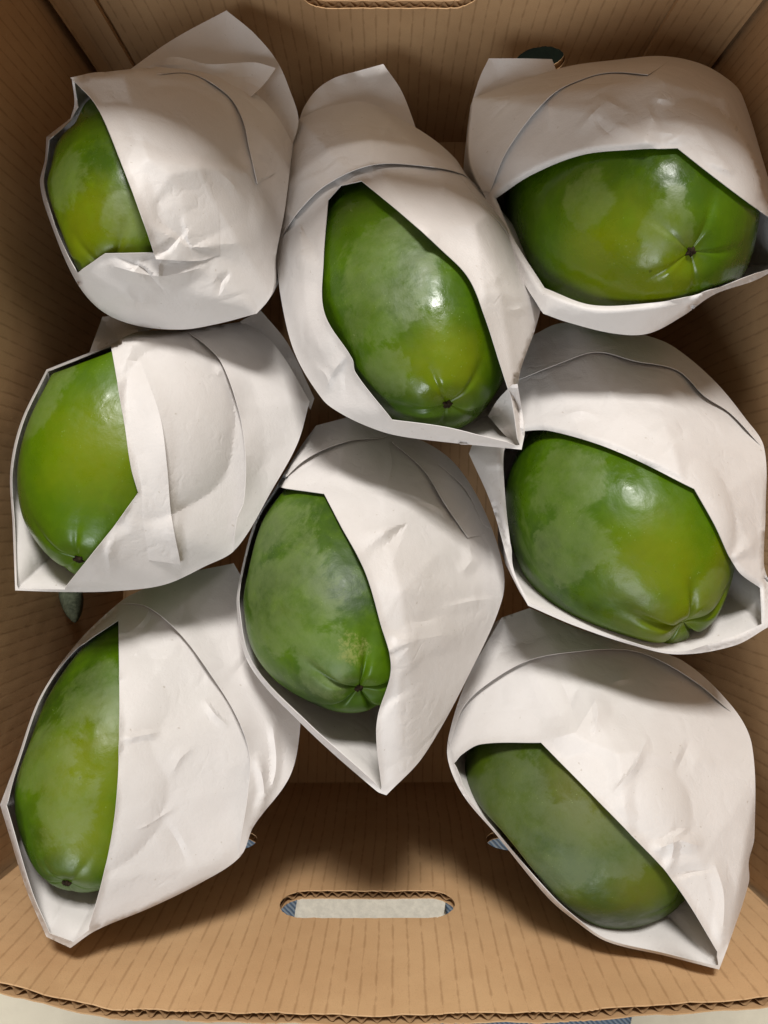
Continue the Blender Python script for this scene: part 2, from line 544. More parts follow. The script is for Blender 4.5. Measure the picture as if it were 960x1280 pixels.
FRUIT = []
def papaya(label, c, zc, b, zb, R, spin, groove, sk, seed, scar=True, tip=(2.15, .56)):
    pc, pb = UP(c[0], c[1], zc), UP(b[0], b[1], zb)
    ax = pb - pc
    Lh = ax.length
    V, Fc = papaya_mesh(R, Lh, spin, groove, seed, tip)
    me = mesh('papaya', V, Fc)
    o = link('papaya', me, None, None)
    q = ax.to_track_quat('Z', 'X')
    o.rotation_mode = 'QUATERNION'
    o.rotation_quaternion = q
    o.location = pc
    tag(o, label, 'papaya', 'green papayas in the box')
    M4 = Matrix.Translation(pc) @ q.to_matrix().to_4x4()
    if scar:
        s = link('blossom_scar', scar_mesh(0.0022, seed), o, SCAR)
        s.location = (0, 0, Lh - 0.0036)
    W = [M4 @ Vector(v) for v in V]
    bv = BVHTree.FromPolygons(W, Fc)
    inv = M4.inverted()
    for key in ('blooms', 'yels', 'scuffs'):
        L = []
        for (u, vv, r) in sk.get(key, ()):
            h = bv.ray_cast(Vector((0, 0, H)), UP(u, vv, 0) - Vector((0, 0, H)))
            if h[0] is not None: L.append((inv @ h[0], r))
        sk[key] = L
    me.materials.append(mat_skin('papaya_skin', **sk))
    FRUIT.append(dict(ob=o, M=M4, c=c, pc=pc, V=W, F=Fc, ax=ax.normalized(), R=R, bvh=bv))
    return o



papaya('green papaya in the upper left corner, lower end tucked under a bright paper lip', (206, 245), .180, (140, 345), .238, .0490, .3, .02,
       skin(1, mid=(.068, .128, .0008), blooms=[(80, 225, .014), (160, 272, .010)], yels=[(112, 290, .018)]), 1, False)
papaya('long shiny green papaya in the pointed wrap at top centre, scar at its lower end', (505, 360), .180, (562, 512), .242, .0488, .9, .028,
       skin(2, bthr=.66, blooms=[(490, 310, .019), (470, 390, .016), (480, 462, .010)], yels=[(560, 450, .016)]), 2)  # these pale patches paint the overhead reflection into the skin colour along with bloom
papaya('broad glossy papaya lying crosswise at upper right with a dark star scar', (776, 272), .172, (868, 317), .248, .0560, .2, .022,
       skin(3, rough=.20, dark=(.030, .068, .001), blooms=[(733, 250, .011), (640, 268, .012), (845, 242, .004), (832, 288, .011)], yels=[(765, 325, .024), (820, 355, .014)]), 3)
papaya('plain bright green papaya at the left wall in the square-cornered wrap', (176, 560), .180, (94, 707), .232, .0560, .6, .02,
       skin(4, dark=(.036, .082, .0005), mid=(.060, .122, .0006), bthr=.68, blooms=[(45, 505, .013), (62, 478, .010)], yels=[(120, 560, .020)]), 4, True, (1.9, .68))
papaya('yellow-tinged green papaya by the right wall with a cleft lobed lower end', (766, 648), .184, (860, 786), .226, .0495, 1.63, .09,
       skin(5, blooms=[(705, 590, .019), (712, 690, .016), (895, 735, .010)], yels=[(825, 712, .020), (845, 775, .020), (890, 740, .014)]), 5, False)
papaya('dusty pale green papaya in the central pointed wrap with a deep notch around its scar', (425, 728), .186, (450, 868), .240, .0475, .2, .075,
       skin(6, rough=.33, mid=(.062, .126, .0015), bcol=(.145, .195, .050), blooms=[(350, 745, .026), (335, 660, .020), (400, 830, .014)], scuffs=[(441, 812, .0055)]), 6)
papaya('yellow-streaked green papaya at lower left with a brown star scar near the paper tip', (166, 915), .176, (79, 1114), .232, .0480, .1, .012,
       skin(7, rough=.31, dark=(.019, .044, .001), blooms=[(72, 1015, .015), (115, 870, .016), (50, 950, .016)], yels=[(105, 950, .020), (110, 1040, .016)]), 7, True, (1.95, .62))
papaya('dull olive green papaya at lower right, no scar showing, under a broad paper flap', (722, 998), .178, (864, 1112), .222, .0520, .4, .015,
       skin(8, dark=(.020, .045, .002), mid=(.052, .084, .003), yellow=(.12, .115, .008), bcol=(.085, .112, .036), rough=.38, blooms=[(640, 990, .022), (690, 1060, .020), (780, 1060, .014)], yels=[(735, 990, .018), (800, 1112, .012)]), 8, False)

# ------------------------------------------------------------------ paper wraps
def dens(poly, step, closed=True, corner=34):
    """resample a traced line: gentle bends become curves, sharp corners stay"""
    P = [np.array(p[:2], float) for p in poly]
    n = len(P)
    def ang(i):
        if not closed and i in (0, n - 1): return 180
        a = P[i] - P[i - 1]; b = P[(i + 1) % n] - P[i]
        d = math.degrees(math.atan2(a[0] * b[1] - a[1] * b[0], a @ b))
        return abs(d)
    cor = [ang(i) > corner for i in range(n)]
    out = []
    for i in range(n if closed else n - 1):
        p1, p2 = P[i], P[(i + 1) % n]
        p0 = p1 - (p2 - p1) if cor[i] else P[i - 1]
        p3 = p2 + (p2 - p1) if cor[(i + 1) % n] else P[(i + 2) % n]
        m = max(1, int(round(np.linalg.norm(p2 - p1) / step)))
        l = np.linalg.norm(p2 - p1)
        t1 = (p2 - p0); t1 = t1 / (np.linalg.norm(t1) + 1e-9) * l
        t2 = (p3 - p1); t2 = t2 / (np.linalg.norm(t2) + 1e-9) * l
        for k in range(m):
            t = k / m
            h1 = 2 * t ** 3 - 3 * t ** 2 + 1; h2 = t ** 3 - 2 * t ** 2 + t; h3 = -2 * t ** 3 + 3 * t ** 2; h4 = t ** 3 - t ** 2
            out.append(h1 * p1 + h2 * t1 + h3 * p2 + h4 * t2)
    if not closed: out.append(P[-1])
    return np.array(out)

def inside(poly, pts):
    x, y = pts[:, 0], pts[:, 1]
    r = np.zeros(len(pts), bool)
    n = len(poly)
    for i in range(n):
        x1, y1 = poly[i]; x2, y2 = poly[(i + 1) % n]
        if y1 == y2: continue
        c = ((y1 > y) != (y2 > y)) & (x < (x2 - x1) * (y - y1) / (y2 - y1) + x1)
        r ^= c
    return r

def dist_poly(poly, pts, closed=True):
    d = np.full(len(pts), 1e9); tt = np.zeros(len(pts)); n = len(poly)
    for i in range(n if closed else n - 1):
        a = poly[i]; b = poly[(i + 1) % n]
        ab = b - a; L = ab @ ab + 1e-12
        t = np.clip(((pts - a) @ ab) / L, 0, 1)
        q = a + t[:, None] * ab
        e = np.hypot(pts[:, 0] - q[:, 0], pts[:, 1] - q[:, 1])
        m = e < d
        d[m] = e[m]; tt[m] = i + t[m]
    return d, tt

def paper_mesh(name, V, T, th=0.00025, soft=None):
    """a sheet of paper with crisp cut edges: front, back and edge faces do not share vertices"""
    V = np.array([tuple(v) for v in V]); T = np.array(T)
    fn = np.cross(V[T[:, 1]] - V[T[:, 0]], V[T[:, 2]] - V[T[:, 0]])
    vn = np.zeros_like(V)
    for k in range(3): np.add.at(vn, T[:, k], fn)
    vn /= np.linalg.norm(vn, axis=1)[:, None] + 1e-12
    B = V - vn * th
    cnt = {}
    for t in T.tolist():
        for a, b in ((t[0], t[1]), (t[1], t[2]), (t[2], t[0])):
            cnt[(a, b)] = 1
    rim = [e for e in cnt if (e[1], e[0]) not in cnt]
    n = len(V)
    VV = np.concatenate([V, B]).tolist()
    FF = T.tolist() + (T[:, ::-1] + n).tolist()
    for a, b in rim:
        i = len(VV)
        VV += [V[a].tolist(), B[a].tolist(), B[b].tolist(), V[b].tolist()]
        FF.append((i, i + 1, i + 2, i + 3))
    me = mesh(name, VV, FF)
    me.polygons.foreach_set('use_smooth', [True] * len(me.polygons))
    me.set_sharp_from_angle(angle=math.radians(15))      # keep the creases crisp
    if soft is not None and 'sharp_edge' in me.attributes:
        at = me.attributes['sharp_edge']
        sh = np.zeros(len(me.edges), bool); at.data.foreach_get('value', sh)
        ev = np.zeros(len(me.edges) * 2, np.int32); me.edges.foreach_get('vertices', ev); ev = ev.reshape(-1, 2)
        sm = np.concatenate([soft, soft, np.zeros(len(VV) - 2 * n, bool)])
        at.data.foreach_set('value', sh & ~(sm[ev[:, 0]] | sm[ev[:, 1]]))
    return me

class Wrap:
    def __init__(s, label, fi, out, opening, zlo, zhi, zover=None, seed=0, push=(), creases=(), ncone=9, nfold=15, curl=-.0009, off=.0056, nfac=105, tight=1.0):
        s.f = FRUIT[fi]; s.seed = seed
        s.rng = np.random.RandomState(seed + 11)
        s.out_c = out
        s.out = dens(out, 3.2)
        s.open_ = dens(opening, 3.0)
        dl, tl = dist_poly(s.out, s.open_)
        i0 = tl.astype(int) % len(s.out); fr = (tl - tl.astype(int))[:, None]
        near = s.out[i0] * (1 - fr) + s.out[(i0 + 1) % len(s.out)] * fr
        want = np.where(dl < 7.5, 1.3 + 6.2 * (np.clip(dl, 0, 7.5) / 7.5) ** 3, dl)
        s.open_ = near + (s.open_ - near) * (want / np.maximum(dl, .01))[:, None]
        s.curl = curl; s.off = off
        s.creases = creases
        c = np.array(uv_of(s.f['pc']))
        s.c = c
        # rim heights on the outline
        v = s.out[:, 1]; v0, v1 = v.min(), v.max()
        s.zr = zlo + (zhi - zlo) * (v - v0) / (v1 - v0)
        if zover:
            for (u0, vv, z, rad) in zover:
                wgt = np.exp(-((s.out[:, 0] - u0) ** 2 + (s.out[:, 1] - vv) ** 2) / rad ** 2)
                s.zr = s.zr * (1 - wgt) + z * wgt
        # taut convex skin over the fruit and the rim
        cen = s.f['pc']
        W = np.array([tuple(q) for q in s.f['V']])
        kk = F / (H - W[:, 2])
        Q = np.stack([480 + W[:, 0] * kk, 640 - W[:, 1] * kk], 1)
        dq, tq = dist_poly(s.out, Q)
        dq = np.where(inside(s.out, Q), dq, -dq)
        mrg = 8.0
        mv = dq < mrg * 2
        if mv.any():                                   # the fruit presses against its paper
            dirv = s.c - Q; dirv /= np.linalg.norm(dirv, axis=1)[:, None] + 1e-9
            x = np.clip(dq / (2 * mrg), -6, 1)
            tgt = mrg * (1 + np.where(x > 0, x * x, x * .02))
            Q = Q + dirv * np.where(mv, np.maximum(0, tgt - dq) * 1.1, 0)[:, None]
            W[:, 0] = (Q[:, 0] - 480) / kk; W[:, 1] = (640 - Q[:, 1]) / kk
            s.f['V'] = [Vector(q) for q in W]
            inv = s.f['M'].inverted()
            for vt, q in zip(s.f['ob'].data.vertices, s.f['V']): vt.co = inv @ q
            s.f['ob'].data.update()
            s.f['bvh'] = BVHTree.FromPolygons(s.f['V'], s.f['F'])
        bm = bmesh.new()
        ids = s.rng.choice(len(s.f['V']), nfac, replace=False)
        for q in [s.f['V'][i] for i in ids]:
            bm.verts.new(q + (q - cen).normalized() * s.off)
        for (u, vv), z in zip(s.out, s.zr): bm.verts.new(UP(u, vv, z))
        for (u, vv, z) in push: bm.verts.new(UP(u, vv, z))
        r = bmesh.ops.convex_hull(bm, input=bm.verts)
        bmesh.ops.delete(bm, geom=list({e for e in r['geom_interior'] if isinstance(e, bmesh.types.BMVert)}), context='VERTS')
        bm.normal_update()
        hull = BVHTree.FromBMesh(bm)
        bm.free()
        s.st = 3.0
        lo = s.out.min(0) - 8; hi = s.out.max(0) + 8
        s.lo = lo
        nx = int((hi[0] - lo[0]) / s.st) + 2; ny = int((hi[1] - lo[1]) / s.st) + 2
        gx = lo[0] + s.st * np.arange(nx); gy = lo[1] + s.st * np.arange(ny)
        X, Yg = np.meshgrid(gx, gy)
        pts = np.stack([X.ravel(), Yg.ravel()], 1)
        d, t = dist_poly(s.out, pts)
        i0 = t.astype(int) % len(s.out); fr = t - t.astype(int)
        zn = s.zr[i0] * (1 - fr) + s.zr[(i0 + 1) % len(s.out)] * fr
        ins = inside(s.out, pts)
        org = Vector((0, 0, H))
        Z = zn.copy(); Fz = np.full(len(pts), -1.0)
        for k, (u, vv) in enumerate(pts):
            dr = (UP(u, vv, 0) - org).normalized()
            if ins[k]:
                h = hull.ray_cast(org, dr)
                if h[0] is not None: Z[k] = max(h[0].z, zn[k])
            h = s.f['bvh'].ray_cast(org, dr)
            if h[0] is not None: Fz[k] = h[0].z
        s.Z = Z.reshape(ny, nx); s.Fz = Fz.reshape(ny, nx)
        m = ins.reshape(ny, nx)
        Pd = np.pad(s.Fz, 1, mode='edge')
        s.Fd = np.max([Pd[a_:a_ + ny, b_:b_ + nx] for a_ in range(3) for b_ in range(3)], axis=0)
        for it in range(1 if nfac > 140 else 0):
            P_ = np.pad(s.Z, 1, mode='edge')
            sm = (P_[:-2, 1:-1] + P_[2:, 1:-1] + P_[1:-1, :-2] + P_[1:-1, 2:] + 2 * s.Z) / 6
            s.Z = np.where(m, sm, s.Z)
        s.Z = np.maximum(s.Z, np.where(m, s.Fz + .0022, -1))
        # crumples
        R = s.rng
        s.cones = []
        for _ in range(1):
            p = s.out[R.randint(len(s.out))] * .0 + s.c + (s.out[R.randint(len(s.out))] - s.c) * R.uniform(.35, .95)
            s.cones.append((p, R.uniform(0, 6.28), R.uniform(22, 60), R.uniform(.0014, .0032) * R.choice([-1, 1]), [R.uniform(-2.6, 2.6) for _ in range(R.randint(2, 4))]))
        s.creases = list(creases)
        for _ in range(nfold):
            p = s.c + (s.out[R.randint(len(s.out))] - s.c) * R.uniform(.35, .92)
            th = R.uniform(0, 6.28); ln = R.uniform(16, 46); bend = R.uniform(-.5, .5)
            p1 = p + ln * np.array([math.cos(th), math.sin(th)]); p0 = p - ln * np.array([math.cos(th + bend), math.sin(th + bend)])
            s.creases.append(([tuple(p0), tuple((p0 + p) / 2), tuple(p), tuple((p + p1) / 2), tuple(p1)], R.uniform(8, 20), R.uniform(.0008, .0021) * R.choice([-1, 1, 1]), 'fold'))
        s.sw = [(R.uniform(-.07, .07), R.uniform(-.07, .07), R.uniform(0, 6.28), R.uniform(.0001, .0003)) for _ in range(6)]
        s.root = empty('paper_wrap', (cen.x, cen.y, 0.01))
        tag(s.root, label, 'paper wrap', 'paper wraps around the papayas')
        s.inv = Matrix.Translation(-Vector((cen.x, cen.y, 0.01)))

    def samp(s, A, pts):
        g = (pts - s.lo) / s.st
        i = np.clip(g.astype(int), 0, [A.shape[1] - 2, A.shape[0] - 2])
        f = g - i
        x, y = i[:, 0], i[:, 1]
        return (A[y, x] * (1 - f[:, 0]) + A[y, x + 1] * f[:, 0]) * (1 - f[:, 1]) + (A[y + 1, x] * (1 - f[:, 0]) + A[y + 1, x + 1] * f[:, 0]) * f[:, 1]

    def crumple(s, pts):
        d = np.zeros(len(pts))
        for (a, b, ph, am) in s.sw:
            d += am * np.sin(pts[:, 0] * a + pts[:, 1] * b + ph)
        for (p, th, size, amp, arms) in s.cones:
            q = pts - p
            r = np.hypot(q[:, 0], q[:, 1]) + 1e-6
            a = np.arctan2(q[:, 1], q[:, 0]) - th
            wv = np.zeros(len(pts))
            for k, ar in enumerate(arms):
                da = np.abs((a - ar + np.pi) % (2 * np.pi) - np.pi)
                wv += np.maximum(0, 1 - da / .42) * (1 if k % 2 == 0 else -.7)
            x = r / size
            d += amp * wv * x * np.exp(1 - x) * np.clip(2.4 - x, 0, 1)
        for (pl, wd, amp, kind) in s.creases:
            L = dens(pl, 5, False)
            dd, t = dist_poly(L, pts, False)
            e = np.clip(np.minimum(t, len(L) - 1 - t) / (len(L) * .22), 0, 1)
            if kind == 'ridge':
                d += 1.5 * amp * np.maximum(0, 1 - dd / wd) * e
            elif kind == 'fold':
                i = np.clip(t.astype(int), 0, len(L) - 2)
                tg = L[i + 1] - L[i]; rel = pts - L[i]
                sd = np.sign(tg[:, 0] * rel[:, 1] - tg[:, 1] * rel[:, 0])
                d += amp * np.maximum(0, 1 - dd / np.where(sd > 0, wd, wd * .4)) * np.clip(np.minimum(t, len(L) - 1 - t) / (len(L) * .5), 0, 1)
            else:                                             # a pleat: one side stands above the other
                i = np.clip(t.astype(int), 0, len(L) - 2)
                tg = L[i + 1] - L[i]; rel = pts - L[i]
                sd = np.sign(tg[:, 0] * rel[:, 1] - tg[:, 1] * rel[:, 0])
                d += 1.5 * amp * np.maximum(0, 1 - dd / wd) * e * np.clip((sd * dd + .8) / 1.6, 0, 1)
        return d

    def height(s, pts, lift=0.0, edge=None):
        z = s.samp(s.Z, pts)
        dO, tO = dist_poly(s.out, pts)
        fade = np.clip(dO / 14, 0, 1)
        z = z + s.crumple(pts) * (.25 + .75 * fade)
        dq, _ = dist_poly(s.open_, pts)
        z = z - s.curl * np.clip(1 - dq / 7, 0, 1) ** 1.5 * np.clip(dO / 9 - .4, 0, 1)
        fz = s.samp(np.where(s.Fd < 0, .05, s.Fd), pts)
        z = np.maximum(z, fz + .0022)
        i0 = tO.astype(int) % len(s.out); fr = tO - tO.astype(int)
        zn = s.zr[i0] * (1 - fr) + s.zr[(i0 + 1) % len(s.out)] * fr
        k = np.clip((dO - 1.0) / 6, 0, 1); k = k * k * (3 - 2 * k)
        z = np.where(dq < 14, zn * (1 - k) + z * k, z)
        return z + lift

    def sheet(s, name, poly, holes=(), lift=0.0, edge=None, edge_lift=0.0, space=3.4, seed=0, taper=None):
        """poly / holes: dense closed image-space loops"""
        R = np.random.RandomState(s.seed * 7 + seed)
        lo, hi = poly.min(0), poly.max(0)
        xs = np.arange(lo[0], hi[0], space); ys = np.arange(lo[1], hi[1], space * .87)
        X, Y_ = np.meshgrid(xs, ys); X = X + (np.arange(len(ys)) % 2)[:, None] * space * .5
        P = np.stack([X.ravel(), Y_.ravel()], 1) + R.uniform(-.5, .5, (X.size, 2))
        k = inside(poly, P)
        for h in holes: k &= ~inside(h, P)
        P = P[k]
        dd, _ = dist_poly(poly, P); k = dd > space * .55
        for h in holes: k &= dist_poly(h, P)[0] > space * .55
        P = P[k]
        allp = [poly] + list(holes)
        n0 = 0; E = []
        for h in allp:
            m = len(h); E += [(n0 + i, n0 + (i + 1) % m) for i in range(m)]; n0 += m
        extra = []
        for (pl, wd, amp, kind) in s.creases:
            L = dens(pl, 3.5, False)
            tg = np.gradient(L, axis=0); nn = np.stack([-tg[:, 1], tg[:, 0]], 1); nn /= np.linalg.norm(nn, axis=1)[:, None]
            for o_ in ((-.8, .8) if kind == 'pleat' else (0,)):
                Q = L + nn * o_
                k = inside(poly, Q) & (dist_poly(poly, Q)[0] > 2)
                for h in holes: k &= ~inside(h, Q) & (dist_poly(h, Q)[0] > 2)
                P = P[dist_poly(Q, P, False)[0] > 1.6]
                for i in range(len(Q) - 1):
                    if k[i] and k[i + 1]:
                        E.append((n0 + len(extra), n0 + len(extra) + 1)); extra += [Q[i], Q[i + 1]]
        A = np.concatenate(allp + ([np.array(extra)] if extra else []) + [P])
        vo, eo, fo, *_ = delaunay_2d_cdt([Vector(p) for p in A], E, [], 0, 1e-4, False)
        A = np.array([tuple(v) for v in vo])
        T = np.array([f for f in fo if len(f) == 3])
        cc = A[T].mean(1)
        k = inside(poly, cc)
        for h in holes: k &= ~inside(h, cc)
        T = T[k]
        lf = lift
        if taper is not None:
            lf = .0002 + lift * np.clip(dist_poly(taper, A, False)[0] / 40, 0, 1)
        z = s.height(A, lf)
        if edge is not None and edge_lift:
            de, _ = dist_poly(edge, A, False)
            ends = np.minimum(np.hypot(*(A - edge[0]).T), np.hypot(*(A - edge[-1]).T))
            z = z - (lf - .0003) * np.clip(1 - ends / 30, 0, 1) if taper is None else z
            z = z + edge_lift * np.clip(ends / 55, 0, 1) * np.clip(1 - de / 26, 0, 1) ** 1.3 * (.72 + .28 * np.sin(A[:, 0] * .05 + A[:, 1] * .06 + s.seed * 2))
        V = [s.inv @ UP(a[0], a[1], zz) for a, zz in zip(A, z)]
        used = sorted(set(T.ravel().tolist())); mp = {u: i for i, u in enumerate(used)}
        a, b, c = A[T[:, 0]], A[T[:, 1]], A[T[:, 2]]
        cr = (b[:, 0] - a[:, 0]) * (c[:, 1] - a[:, 1]) - (b[:, 1] - a[:, 1]) * (c[:, 0] - a[:, 0])
        T = np.where((cr > 0)[:, None], T[:, ::-1], T)       # image v points down: keep normals up
        o = link(name, paper_mesh(name, [V[u] for u in used], [[mp[i] for i in t] for t in T.tolist()], soft=(np.minimum(dist_poly(s.out, A)[0], np.minimum(dist_poly(poly, A)[0], dist_poly(s.open_, A)[0])) < 13)[used]), s.root, PAPER)
        return o

    def pocket(s, depth=.15):
        pts = s.out
        z0 = s.height(pts) - .0010
        cen = s.f['pc']; ax = s.f['ax']
        rings = [(.995, 0.0), (.99, .012), (.965, .03), (.93, .055), (.87, .085), (.75, .115), (.45, .140)]
        n = len(pts); V, Fc = [], []
        for (sc, dz) in rings:
            for i in range(n):
                u0 = pts[i]; p0 = UP(u0[0], u0[1], z0[i])
                z = max(.006, p0.z - dz)
                sh = -ax * (dz * .55); sh.z = 0
                cx, cy = cen.x + sh.x, cen.y + sh.y
                x = cx + (p0.x + sh.x - cx) * sc if True else 0
                x = cen.x + (p0.x - cen.x) * sc + sh.x; y = cen.y + (p0.y - cen.y) * sc + sh.y
                q = np.array(uv_of((x, y, z)))
                rel = q - s.c; lim = np.linalg.norm(u0 - s.c) * (sc * .4 + .6 if sc < 1 else 1)
                ln = np.linalg.norm(rel)
                if ln > lim and dz > 0:
                    q = s.c + rel / ln * lim * .995
                    pp = UP(q[0], q[1], z); x, y = pp.x, pp.y
                V.append(s.inv @ Vector((x, y, z)))
        for r in range(len(rings) - 1):
            for i in range(n):
                j = (i + 1) % n
                Fc.append((r * n + i, r * n + j, (r + 1) * n + j, (r + 1) * n + i))
        Fc.append(tuple((len(rings) - 1) * n + i for i in range(n)))
        o = link('paper_pocket', mesh('paper_pocket', V, Fc), s.root, PAPER)
        md = o.modifiers.new('thickness', 'SOLIDIFY'); md.thickness = 0.0004; md.offset = 0
        return o

    def over(s, name, arc, lift=.0018, edge_lift=.0040, far=True, seed=3):
        """outer layer from the traced edge 'arc' back to the outline"""
        a = dens(arc, 3.2, False)
        i0 = int(np.argmin(np.hypot(*(s.out - a[0]).T))); i1 = int(np.argmin(np.hypot(*(s.out - a[-1]).T)))
        n = len(s.out)
        A1 = [s.out[(i1 + k) % n] for k in range((i0 - i1) % n + 1)]
        A2 = [s.out[(i1 - k) % n] for k in range((i1 - i0) % n + 1)]
        def sc(P):
            m = np.mean(P, 0); return m[1] if far is True else far @ m
        ch = A1 if sc(A1) < sc(A2) else A2
        ch = np.array(ch)
        poly = np.concatenate([a, ch[2:-2]])
        return s.sheet(name, poly, (), lift, a, edge_lift, seed=seed)

    def pleat(s, edge, back, lift=.0022, edge_lift=.0024, seed=9):
        """a fold of the sheet lying over itself: free along 'edge', growing out of the sheet along 'back'"""
        e = dens(edge, 3.2, False); b = dens(back, 3.2, False)
        return s.sheet('paper_pleat', np.concatenate([e, b]), (), lift, e, edge_lift, seed=seed, taper=b)

    def build(s):
        s.sheet('paper_sheet', s.out, (s.open_,))
        s.pocket()

def tail(wr, pts, name='paper_tail', curve=.010, mat=None):
    """loose end of the sheet standing behind the bundle; pts are (u, v, z) round its edge"""
    poly = dens([p[:2] for p in pts], 4)
    P3 = np.array(pts, float)
    lo, hi = poly.min(0), poly.max(0)
    sp = 5
    X, Y_ = np.meshgrid(np.arange(lo[0], hi[0], sp), np.arange(lo[1], hi[1], sp))
    P = np.stack([X.ravel(), Y_.ravel()], 1)
    P = P[inside(poly, P)]; P = P[dist_poly(poly, P)[0] > sp * .5]
    A = np.concatenate([poly, P]); m = len(poly)
    vo, eo, fo, *_ = delaunay_2d_cdt([Vector(p) for p in A], [(i, (i + 1) % m) for i in range(m)], [], 0, 1e-4, False)
    A = np.array([tuple(v) for v in vo]); T = np.array([f for f in fo if len(f) == 3])
    T = T[inside(poly, A[T].mean(1))]
    d2 = ((A[:, None, :] - P3[None, :, :2]) ** 2).sum(2) + 60
    wgt = 1 / d2 ** 1.2
    z = (wgt * P3[:, 2]).sum(1) / wgt.sum(1)
    z = z + curve * .4 * np.sin((A[:, 0] - lo[0]) / (hi[0] - lo[0]) * 5.2 + wr.seed) * np.clip(dist_poly(poly, A)[0] / 30, 0, 1)
    used = sorted(set(T.ravel().tolist())); mp = {u: i for i, u in enumerate(used)}
    a, b, c = A[T[:, 0]], A[T[:, 1]], A[T[:, 2]]
    cr = (b[:, 0] - a[:, 0]) * (c[:, 1] - a[:, 1]) - (b[:, 1] - a[:, 1]) * (c[:, 0] - a[:, 0])
    T = np.where((cr > 0)[:, None], T[:, ::-1], T)
    o = link(name, paper_mesh(name, [wr.inv @ UP(A[u][0], A[u][1], z[u]) for u in used], [[mp[i] for i in t] for t in T.tolist()]), wr.root, PAPER)
    return o

# --- 1 upper left
w1 = Wrap('paper wrap in the upper left corner with a raised tail behind it', 0,
    [(90, 98), (125, 91), (188, 84), (254, 81), (292, 96), (329, 125), (352, 154), (366, 180), (356, 262), (344, 325), (340, 367), (321, 392), (271, 405), (225, 412), (167, 406), (125, 387), (94, 350), (62, 275), (50, 229), (56, 200), (58, 171), (88, 148), (93, 130)],
    [(95, 102), (121, 133), (160, 225), (183, 287), (193, 316), (131, 317), (97, 341), (84, 315), (68, 275), (56, 229), (60, 203), (63, 175), (88, 153), (99, 134)],
    .165, .215, [(90, 100, .225, 45), (366, 180, .17, 40)], 1,
    creases=[([(312, 185), (330, 240), (325, 300)], 18, .0012, 'ridge'), ([(131, 330), (200, 345), (262, 332)], 14, .0014, 'ridge')], ncone=7)
w1.build()
w1.pleat([(196, 92), (240, 92), (284, 118), (303, 148), (312, 186), (322, 230)], [(346, 215), (346, 185), (334, 150), (304, 112), (254, 87)])
fl = dens([(88, 97), (121, 133), (160, 225), (183, 287), (195, 324), (250, 326), (275, 318), (270, 250), (220, 150), (170, 95), (125, 90)], 3.2)
w1.sheet('front_flap', fl, (), .0018, dens([(90, 98), (121, 133), (160, 225), (183, 287), (195, 324), (250, 326)], 4, False), .0030, seed=5, taper=dens([(262, 322), (275, 318), (270, 250), (220, 150), (170, 95)], 5, False))
tail(w1, [(158, 90, .175), (215, 50, .170), (283, 13, .165), (318, 42, .165), (346, 76, .165), (362, 112, .165), (373, 150, .165), (364, 186, .165), (330, 150, .17), (250, 110, .17)])
tail(w1, [(182, 84, .186), (216, 71, .190), (260, 80, .186), (318, 78, .176), (345, 85, .176), (330, 105, .176), (312, 122, .18), (280, 108, .186)], 'paper_fold')

# --- 2 top centre
w2 = Wrap('white paper wrap at the top centre ending in a sharp open tip', 1,
    [(374, 149), (399, 137), (440, 127), (465, 130), (498, 147), (539, 172), (568, 197), (585, 221), (643, 284), (668, 346), (676, 379), (670, 408), (648, 478), (656, 536), (652, 562), (560, 553), (494, 544), (457, 532), (423, 515), (403, 499), (370, 445), (353, 383), (345, 312), (349, 285), (362, 195)],
    [(452, 226), (502, 267), (552, 312), (585, 346), (606, 395), (626, 457), (634, 482), (640, 500), (648, 556), (606, 546), (556, 534), (490, 525), (444, 466), (440, 449), (405, 391), (404, 325), (410, 250), (426, 232)],
    .150, .232, [(652, 560, .238, 40)], 2,
    creases=[([(380, 300), (385, 400), (420, 470)], 22, .0012, 'ridge')], ncone=6)
w2.build()
w2.over('outer_layer', [(349, 300), (374, 263), (409, 230), (465, 206), (527, 207), (577, 217), (600, 236)], .0018, .0040)
tail(w2, [(374, 150, .150), (380, 134, .150), (396, 112, .145), (419, 97, .14), (450, 88, .135), (479, 80, .135), (502, 114, .14), (521, 163, .15), (480, 160, .155), (420, 150, .155)])
w2.pleat([(580, 226), (600, 252), (632, 288), (653, 335), (662, 372)], [(670, 372), (662, 336), (640, 288), (596, 236)], .0016, .0016)
# folded corner standing in the tip
tail(w2, [(640, 481, .246), (647, 480, .246), (655, 536, .240), (651, 561, .238), (635, 548, .222), (610, 520, .212), (622, 500, .226)], 'tip_fold', .004)

# --- 3 upper right
w3 = Wrap('paper wrap at upper right with a wide mouth and a shaded hooded top', 2,
    [(591, 123), (635, 106), (664, 96), (714, 82), (768, 75), (827, 70), (877, 80), (914, 102), (928, 120), (953, 198), (972, 268), (980, 330), (945, 350), (893, 368), (852, 396), (810, 417), (768, 417), (710, 403), (679, 392), (650, 345), (608, 250), (587, 198)],
    [(620, 248), (664, 219), (727, 194), (793, 187), (847, 185), (885, 215), (930, 249), (962, 272), (972, 330), (947, 341), (914, 353), (860, 371), (810, 379), (739, 381), (681, 360), (643, 300)],
    .150, .222, [(975, 300, .205, 60)], 3, curl=.0036, off=.0062,
    creases=[([(820, 150), (870, 160), (930, 240)], 20, .0012, 'ridge')], ncone=6)
w3.build()
w3.over('outer_layer', [(612, 240), (635, 186), (689, 119), (735, 96), (768, 90), (810, 93), (825, 84), (838, 74)], .0018, .0040)
tail(w3, [(591, 124, .150), (600, 96, .150), (611, 73, .15), (652, 73, .152), (690, 74, .152), (700, 100, .16), (640, 120, .16)])

